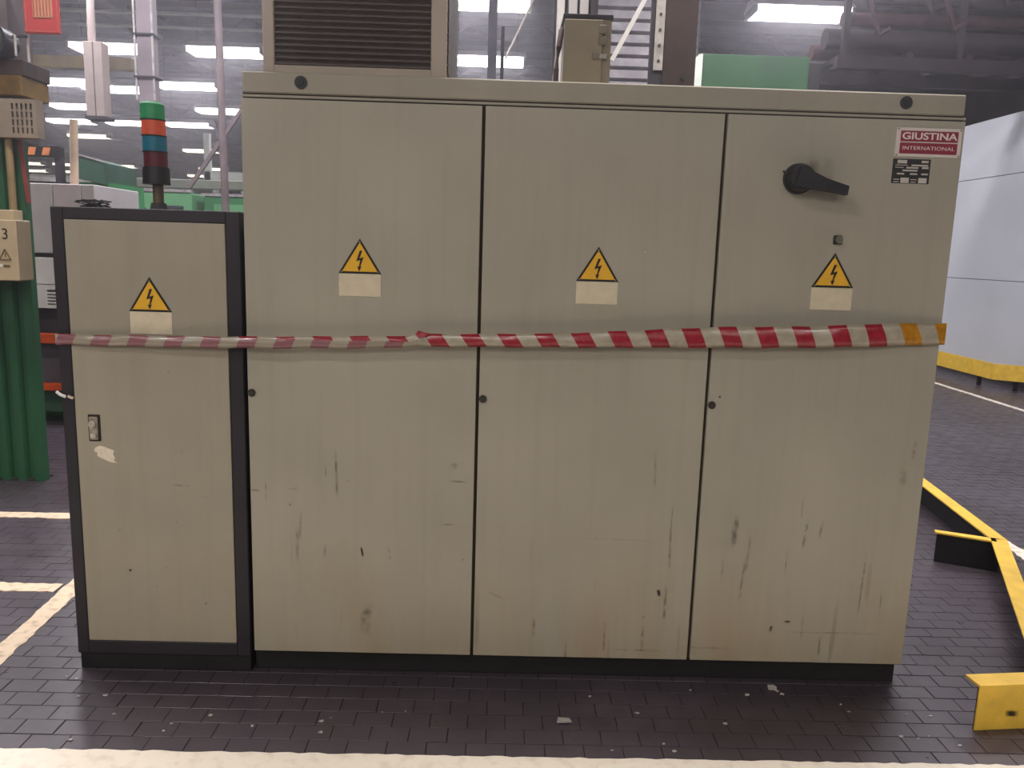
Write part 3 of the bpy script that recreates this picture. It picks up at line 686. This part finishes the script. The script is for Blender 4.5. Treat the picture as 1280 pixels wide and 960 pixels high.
MB().box(-3.6, -2.84, 3.88, 4.05, .975, 1.165).box(-2.70, -2.42, 3.88, 4.05, .975, 1.165).box(-2.84, -2.70, 3.88, 4.05, .975, 1.002).box(-2.84, -2.70, 3.88, 4.05, 1.126, 1.165).build('vent_surround', WHITE, pm_)
for k in range(4): MB().box(-2.84, -2.70, 3.88, 3.90, 1.014 + .026 * k, 1.028 + .026 * k).build('vent_bar', WHITE, pm_)
MB().box(-3.6, -2.42, 3.95, 4.7, .76, .97).build('drive_bay', DARKG, pm_)
MB().box(-3.6, -2.42, 3.86, 3.94, .685, .765, .003).build('orange_beam', ORANGE, pm_)
MB().box(-3.6, -2.42, 3.86, 3.94, .29, .345, .003).build('orange_beam', ORANGE, pm_)
MB().box(-3.55, -2.47, 3.95, 4.65, .345, .685).build('lower_bay', mat('bay_grey', '#554f57', .7), pm_)
MB().box(-3.55, -2.47, 3.93, 4.65, .10, .29).build('skid', DGREEN, pm_)
for x in (-3.5, -2.55):
    MB().box(x, x + .08, 3.9, 3.98, 0, .29).build('foot', DARKG, pm_); MB().box(x, x + .08, 4.55, 4.63, 0, .29).build('foot', DARKG, pm_)
tag(MB().cyl((-2.68, 4.1, 1.975), (-2.655, 4.1, 2.50), .032, n=14).build('exhaust_post', mat('cream_post', '#cbb39c', .5), None, True), 'cream round post rising from the pale grey machine enclosure', 'post')
du = thing('hanging_duct', 'grey square drop duct hanging from the roof above the signal tower', 'duct', (-2.86, 6.1, 2.95))
MB().box(-2.945, -2.79, 6.0, 6.15, 2.95, CEIL - .17, .004).build('duct', mat('duct_grey', '#8e8288', .5, .2, var=.25, scale=3), du)
for x in (-2.965, -2.785): MB().cyl((x, 6.0, 2.98), (x, 6.0, CEIL - .17), .012, n=8).build('conduit', GALV, du, True)
for z in (3.2, 3.62, 4.1): MB().box(-2.985, -2.765, 5.98, 6.17, z, z + .02).build('clamp', DARKG, du)
pb = thing('pendant_box', 'taupe pendant distribution box hanging on a cable from the roof', 'pendant box', (-4.37, 8.1, 3.08))
TAUPE = mat('pendant_taupe', '#9a8b86', .55, var=.15, scale=6)
MB().box(-4.50, -4.385, 8.0, 8.2, 3.09, 4.0, .006).build('left_housing', TAUPE, pb); MB().box(-4.375, -4.27, 8.0, 8.2, 3.09, 4.0, .006).build('right_housing', TAUPE, pb)
MB().box(-4.52, -4.24, 7.99, 8.21, 3.05, 3.09).build('bottom_cap', DARKG, pb)
MB().cyl((-4.43, 8.1, 4.0), (-4.40, 8.1, CEIL - .17), .05, .03, n=10).build('cable', TAUPE, pb, True)
pl = thing('brace_pole', 'slim brown pole with a diagonal brace rising behind the wide cabinet corner', 'pole', (-3.1, 9, 0))
MB().cyl((-3.08, 9, 0), (-3.15, 9, CEIL - .17), .055, n=10).build('pole', mat('pole_brown', '#6e5f60', .6), pl, True)
MB().bar((-3.6, 9, 2.3), (-2.75, 9, 3.5), .05, .05).build('brace', mat('pole_brown', '#6e5f60'), pl)
MB().box(-3.18, -2.98, 8.9, 9.1, 0, .02).build('foot_plate', DARKG, pl)
def machine(label, x0, x1, y0, y1, h, m, trim=None, group=None):
    """far enclosed machine tool: base, hood, window, door split and top rail"""
    t = thing('machine_tool', label, 'machine', ((x0 + x1) / 2, (y0 + y1) / 2, 0), group)
    w_ = x1 - x0
    MB().box(x0, x1, y0, y1, .12, h * .55, .02).build('base_housing', m, t)
    MB().box(x0 + .02, x1 - .02, y0 + .05, y1, h * .55, h, .03).build('hood', m, t)
    MB().box(x0 + .05, x1 - .05, y0 + .05, y1 - .05, 0, .12).build('skirt', DARKG, t)
    dd = MB().box(x0 + w_ * .15, x0 + w_ * .55, y0 + .015, y0 + .055, h * .58, h * .94, .01).build('sliding_door', trim or m, t)
    MB().box(x0 + w_ * .2, x0 + w_ * .5, y0 + .008, y0 + .02, h * .64, h * .88).build('door_window', mat('dim_glass', '#3c4446', .2), dd)
    MB().box(x0 + w_ * .68, x0 + w_ * .9, y0, y0 + .06, h * .62, h * .9, .01).build('control_panel', mat('panel_dark', '#33363a', .4), t)
    MB().box(x0, x1, y0 + .02, y0 + .10, h, h + .05).build('top_rail', GALV, t)
    return t
machine('light green machine enclosure in the hall behind the signal tower pole', -6.35, -4.72, 12., 13.5, 2.40, LGREEN)
machine('mid green machine enclosure next to the brown brace pole', -4.62, -3.2, 12.2, 13.6, 2.36, MGREEN, LGREEN)
machine('teal green machine beyond the pale grey enclosure', -4.6, -3.45, 5.9, 7.0, 2.12, MGREEN)
hb = thing('slanted_hood', 'dark green slanted machine hood beyond the pale grey enclosure', 'machine hood', (-3.2, 5.9, 0))
MB().poly([(-3.43, 5.5, 2.14), (-3.10, 5.5, 2.08), (-3.10, 5.5, 2.29), (-3.36, 5.5, 2.36)], (0, .7, 0)).build('hood', DGREEN, hb)
MB().box(-3.42, -3.05, 5.55, 6.25, 0, 2.1).build('pedestal', MGREEN, hb)
MB().bar((-3.36, 5.495, 2.365), (-3.08, 5.495, 2.295), .014, .014).build('edge_trim', GALV, hb)
hz = thing('hazard_beam', 'dark beam with orange and black hazard stripes behind the green column', 'beam', (-3.95, 5.6, 2.33))
MB().box(-4.6, -3.55, 5.5, 5.62, 2.33, 2.43).build('beam', SIGNK, hz)
for k in range(7): MB().poly([(-4.55 + .14 * k, 5.501, 2.345), (-4.48 + .14 * k, 5.501, 2.345), (-4.46 + .14 * k, 5.501, 2.42), (-4.53 + .14 * k, 5.501, 2.42)], (0, -.006, 0)).build('orange_stripe', mat('hazard_orange', '#c77a4a', .6), hz)
for x in (-4.58, -3.6): MB().box(x, x + .06, 5.52, 5.6, 0, 2.33).build('post', DARKG, hz)
cv = thing('conveyor_gantry', 'long pale gantry beam on posts over the far green machines', 'gantry', (-6, 14.5, 0))
MB().box(-14, -1, 14.4, 14.7, 2.62, 2.80, .01).build('beam', mat('gantry_pale', '#a9a79c', .6, var=.25, scale=2), cv)
for x in (-13.9, -9.5, -5.2, -1.3): MB().box(x, x + .14, 14.45, 14.6, 0, 2.62).build('post', GALV, cv)
for x in (-5.38, -4.55): MB().box(x, x + .12, 14.5, 14.62, 2.80, 3.75).build('white_mast', WHITE, cv)
MB().box(-5.4, -4.3, 14.5, 14.6, 2.80, 2.98).build('white_tray', WHITE, cv)
rm = random.Random(11)
fams = ((LGREEN, 'light green'), (PALE, 'pale grey'), (MGREEN, 'mid green'), (DGREEN, 'dark green'), (mat('machine_cream', '#b9ac90', .55, var=.2, scale=2), 'cream'))
for yy in (17.5, 22., 27., 33.):
    x = -.62 * (yy + 2.7)
    while x < -.22 * (yy + 2.7):
        w_ = rm.uniform(1.8, 2.8); m, cn = rm.choice(fams)
        machine('distant %s machine enclosure in the rows down the far hall' % cn, x, x + w_, yy, yy + 1.5, rm.uniform(2.1, 2.9), m, None, 'distant machines down the hall')
        x += w_ + rm.uniform(.5, 1.4)
def truss(y, x0, x1, z, n):
    t = MB().box(x0, x1, y - .06, y + .06, z, z + .12).build('lattice_girder', BEAMG, ceil)
    MB().box(x0, x1, y - .06, y + .06, CEIL - .5, CEIL - .36).build('top_chord', BEAMG, t)
    for k in range(n):
        a = x0 + (x1 - x0) * k / n; c = x0 + (x1 - x0) * (k + .5) / n; e = x0 + (x1 - x0) * (k + 1) / n
        MB().bar((a, y, z + .1), (c, y, CEIL - .48), .06, .05).build('web_bar', BEAMG, t); MB().bar((c, y, CEIL - .48), (e, y, z + .1), .06, .05).build('web_bar', BEAMG, t)
for y in (17., 21., 28., 36., 46.): truss(y, -28, 9.3, 6.0, 22)
def pipe_run(label, p0, p1, r, m): return tag(MB().cyl(p0, p1, r, n=10).build('ceiling_pipe', m, None, True), label, 'pipe')
pipe_run('bright pale pipe running level across the hall above the lamps, upper of the pair', (-9, 13.2, 5.72), (-3.1, 13.2, 5.72), .035, WHITE)
pipe_run('bright pale pipe running level across the hall above the lamps, lower of the pair', (-9, 13.4, 5.52), (-3.4, 13.4, 5.52), .028, WHITE)
tag(MB().box(-7.9, -5.6, 11.8, 12.0, 4.42, 4.62, .01).build('crane_beam', mat('crane_ochre', '#a08a55', .6, var=.3, scale=3)), 'ochre horizontal crane beam beyond the green column', 'beam')

# ================================================================= BEHIND, ABOVE THE WIDE CABINET
rc = thing('rusty_column', 'rusty brown steel column with a pale bolted flange behind the cabinet', 'column', (2.0, 3.1, 0))
MB().box(1.935, 2.155, 3.0, 3.03, 0, CEIL - .36).build('front_flange', RUST, rc)
MB().box(2.03, 2.06, 3.03, 3.25, 0, CEIL - .36).build('web', RUST, rc)
MB().box(1.935, 2.155, 3.25, 3.28, 0, CEIL - .36).build('rear_flange', RUST, rc)
MB().box(1.868, 1.930, 3.0, 3.012, 2.80, CEIL - .4).build('bolted_strap', GALV, rc)
for z in (2.86, 2.96, 3.06, 3.16, 3.26): MB().cyl((1.90, 3.0, z), (1.90, 2.992, z), .010, n=8).build('bolt', DSTEEL, rc)
MB().cyl((2.07, 3.0, 2.755), (2.07, 2.985, 2.755), .014, n=10).build('bolt', SIGNK, rc)
MB().box(1.85, 2.24, 2.95, 3.33, 0, .025).build('base_plate', DARKG, rc)
MB().box(1.84, 1.94, 3.02, 3.05, 0, CEIL - .4).build('side_angle', DARKG, rc)
gb = thing('green_machine_hood', 'dark green raised machine box with a mint end panel behind the rusty column', 'machine', (3.4, 6.4, 0))
MB().box(2.90, 4.02, 6.0, 6.8, 3.0, 3.63, .01).build('box', mat('hood_green', '#28562f', .55, var=.2, scale=3), gb)
MB().poly([(2.90, 6.0, 3.2), (2.90, 6.0, 3.63), (2.86, 6.0, 3.62), (2.755, 6.0, 3.52), (2.74, 6.0, 3.45), (2.78, 6.0, 3.38), (2.75, 6.0, 3.33), (2.80, 6.0, 3.2)], (0, .5, 0)).build('end_panel', mat('mint_panel', '#e4ecdf', .5, var=.1), gb)
MB().box(4.02, 4.16, 6.05, 6.75, 3.05, 3.58).build('end_cap', SIGNK, gb)
MB().box(2.82, 4.10, 6.08, 7.3, .10, 1.55, .02).build('bed', MGREEN, gb)
MB().box(2.95, 3.98, 6.10, 6.9, 1.55, 3.0, .015).build('upright_housing', DGREEN, gb)
MB().box(3.10, 3.60, 6.075, 6.105, 1.75, 2.6, .01).build('access_door', LGREEN, gb)
MB().box(2.86, 4.06, 6.12, 7.26, 0, .10).build('skirt', DARKG, gb)
hp = thing('hanging_post', 'dark hanging service post beside the cooling unit', 'post', (.78, 3.05, 0))
MB().box(.735, .795, 3.0, 3.1, 0, CEIL - .17).build('post', mat('post_slate', '#4b4a58', .6), hp); MB().cyl((.835, 3.02, 0), (.835, 3.02, 3.05), .012, n=8).build('cable', DARKG, hp)
MB().box(.70, .87, 2.96, 3.14, 0, .02).build('foot', DARKG, hp)
tag(MB().cyl((.855, 3.0, 2.84), (1.12, 3.0, 3.40), .007, n=8).build('stay_wire', GALV, None, True), 'thin bright diagonal stay wire beside the dark hanging post', 'wire')
MB().bar((1.585, 3.035, 2.86), (1.90, 3.035, 3.47), .03, .012, (0, 1, 0)).build('diagonal_brace', WHITE, rc)
tr_ = thing('cable_tray_drop', 'white and dark vertical cable trunking behind the junction box', 'cable trunking', (1.35, 3.4, 0))
for x0, x1, m in ((1.22, 1.27, WHITE), (1.30, 1.36, PALE), (1.38, 1.44, PALE), (1.455, 1.50, DARKG)): MB().box(x0, x1, 3.35, 3.45, 2.4, CEIL - .17).build('trunking', m, tr_)
MB().box(1.2, 1.52, 3.45, 3.48, 0, CEIL - .17).build('back_plate', DARKG, tr_)
# shutter of horizontal ribs behind the column
rb = thing('ribbed_panel', 'grey horizontally ribbed sheet panel behind the rusty column', 'ribbed panel', (2.3, 9.3, 0))
RIB = mat('ribbed_grey', '#8a8486', .6, .1, var=.4, scale=5)
for k in range(13): MB().poly([(1.95, 9.3, 3.2 + .16 * k), (1.95, 9.22, 3.225 + .16 * k), (1.95, 9.22, 3.33 + .16 * k), (1.95, 9.3, 3.355 + .16 * k)], (1.6, 0, 0)).build('rib', RIB, rb)
MB().box(1.9, 3.6, 9.3, 9.34, 3.1, 5.35).build('backing_sheet', DARKG, rb)
for x in (1.9, 3.5): MB().box(x, x + .1, 9.3, 9.4, 0, 3.1).build('post', DARKG, rb)

# ================================================================= RIGHT SIDE
PBL = mat('pale_blue_panel', '#ced0d7', .45, var=.08, scale=1.2)
pt = thing('partition_wall', 'pale blue sheet-metal partition standing along the far side of the aisle', 'partition', (7.65, 8.5, 0))
ys = [2.6, 4.9, 7.2, 9.5, 11.8, 14.1]; zs = [.12, 1.345, 2.75, 3.545]
for a, b in zip(ys, ys[1:]):
    for c, e in zip(zs, zs[1:]): MB().box(7.60, 7.64, a + .003, b - .003, c + .004, e - .004, .003).build('panel', PBL, pt)
MB().box(7.64, 7.70, 2.6, 14.1, .1, 3.53).build('backing_frame', mat('partition_frame', '#6d7080', .6), pt)
MB().box(7.59, 7.70, 2.6, 14.1, 0, .12).build('kick_plate', DARKG, pt)
gr = thing('guard_rail', 'yellow low guard rail on short legs at the foot of the blue partition', 'guard rail', (7.2, 7.6, 0))
MB().poly([(7.1, 7.17, .125), (7.1, 12.5, .115), (7.1, 12.5, .315), (7.1, 7.17, .325)], (.03, 0, 0)).build('rail', YELLOW, gr)
MB().poly([(7.1, 7.17, .125), (7.42, 6.98, .125), (7.42, 6.98, .325), (7.1, 7.17, .325)], (.015, .026, 0)).build('end_rail', YELLOW, gr)
for x, y in ((7.13, 7.5), (7.33, 7.06), (7.13, 9.0), (7.13, 10.5), (7.13, 12.0)): MB().box(x, x + .04, y, y + .04, 0, .22).build('leg', GBLACK, gr)
# low angled guard around the machine corner
GH = .155
lg = thing('floor_guard', 'low yellow angle-iron floor guard bent around the corner of the wide cabinet', 'guard rail', (3.3, .9, 0))
def guard_run(p0, p1, side, ext=0.):
    """top flange 75 mm wide; upright plate yellow outside and black inside. side=+1: flange lies left of travel"""
    p0, p1 = Vector((*p0, 0)), Vector((*p1, 0)); d = (p1 - p0).normalized(); n = Vector((-d.y, d.x, 0)) * side
    Z = Vector((0, 0, 1))
    MB().poly([p0 + Z * GH, p1 + Z * GH, p1 + n * .075 + Z * GH, p0 + n * .075 + Z * GH], (0, 0, .008)).build('top_flange', YELLOW, lg)
    MB().poly([p0, p1, p1 + Z * GH, p0 + Z * GH], n * .006).build('outer_plate', YELLOW, lg)
    MB().poly([p0 + n * .006, p1 + n * .006, p1 + n * .006 + Z * GH, p0 + n * .006 + Z * GH], n * .004).build('inner_face', GBLACK, lg)
A, B, D = (3.78, 3.0), (3.51, 1.16), (2.82, -.245)
guard_run(A, B, -1); guard_run(B, D, -1)
guard_run((2.516, -.276), (2.82, -.245), 1)
MB().poly([Vector((3.44, 1.13, GH)), Vector((3.19, 1.255, GH)), Vector((3.205, 1.295, GH)), Vector((3.46, 1.18, GH))], (0, 0, .008)).build('stay_flange', YELLOW, lg)
MB().poly([Vector((3.46, 1.13, 0)), Vector((3.20, 1.26, 0)), Vector((3.20, 1.26, GH)), Vector((3.46, 1.13, GH))], (.004, .008, 0)).build('stay_plate', GBLACK, lg)
mark(lg, 2.640, .062, .05, .025, ST5, 0, -.2655 - .006, 'scrape_mark')
# pipes and ducts crossing high over the aisle
DBR = mat('sooty_brown_duct', '#2e2428', .8, var=.5, scale=3); RBR = mat('red_brown_pipe', '#46292a', .7, var=.5, scale=6)
pr_ = thing('pipe_bridge', 'dark sooty pipe bridge with brown ducts high over the aisle', 'pipe bridge', (6.0, 7.5, 3.4))
MB().box(4.7, 7.5, 7.0, 7.12, 3.42, 3.56).build('beam', DBR, pr_); MB().box(4.7, 7.5, 7.9, 8.02, 3.42, 3.56).build('beam', DBR, pr_)
for x in (4.8, 5.5, 6.2, 6.9, 7.35): MB().box(x, x + .08, 7.0, 8.02, 3.56, 3.62).build('cross_tie', DBR, pr_)
for k, (z, r, y) in enumerate(((3.78, .12, 7.2), (4.05, .08, 7.35), (4.22, .06, 7.15), (3.72, .09, 7.6), (4.42, .10, 7.5), (4.7, .13, 7.3), (5.05, .10, 7.6))):
    MB().cyl((4.6 + .25 * (k % 3), y, z), (7.5, y, z + .02 * (k % 2)), r, n=14).build('pipe', RBR if k % 2 else DBR, pr_, True)
for k in range(9):
    x = 5.0 + .29 * k; z = 3.75 + .09 * (k * 5 % 7)
    MB().tube([(x, 7.05, z + .5), (x + .08, 6.98, z + .2), (x + .16, 7.02, z + .05), (x + .28, 7.0, z + .12)], .028, 8).build('hose', (RBR, DARKG, DBR)[k % 3], pr_, True)
for x in (4.75, 6.1, 7.4): MB().box(x, x + .07, 7.02, 7.09, 3.56, CEIL - .17).build('hanger', DBR, pr_); 

for o in pr_.children: o.location.z += .34

# ================================================================= LITTER ON THE FLOOR
rd = random.Random(5)
SCR = mat('paper_scrap', '#b9b2ad', .8, var=.2, scale=80)
def scrap(x, y, s, label, grp=None):
    n = rd.randint(5, 7); P = []
    for k in range(n):
        a = 2 * math.pi * k / n + rd.uniform(-.3, .3); q = s * rd.uniform(.5, 1.); P.append((x + q * 1.4 * math.cos(a), y + q * math.sin(a), -.001 + rd.uniform(0, s * .25)))
    return tag(MB().poly(P, (0, 0, min(.004, s * .4))).build('paper_scrap', SCR), label, 'litter', grp)
scrap(1.905, -.035, .020, 'pale torn scrap lying at the black plinth of the wide cabinet')
scrap(1.125, -.275, .022, 'pale torn scrap lying on the dark blocks before the middle door')
for k in range(34): scrap(rd.uniform(-.85, 2.5), -rd.uniform(.05, .44), rd.uniform(.003, .008), 'tiny pale crumb scattered on the dark paving before the cabinets', 'crumbs on the paving')
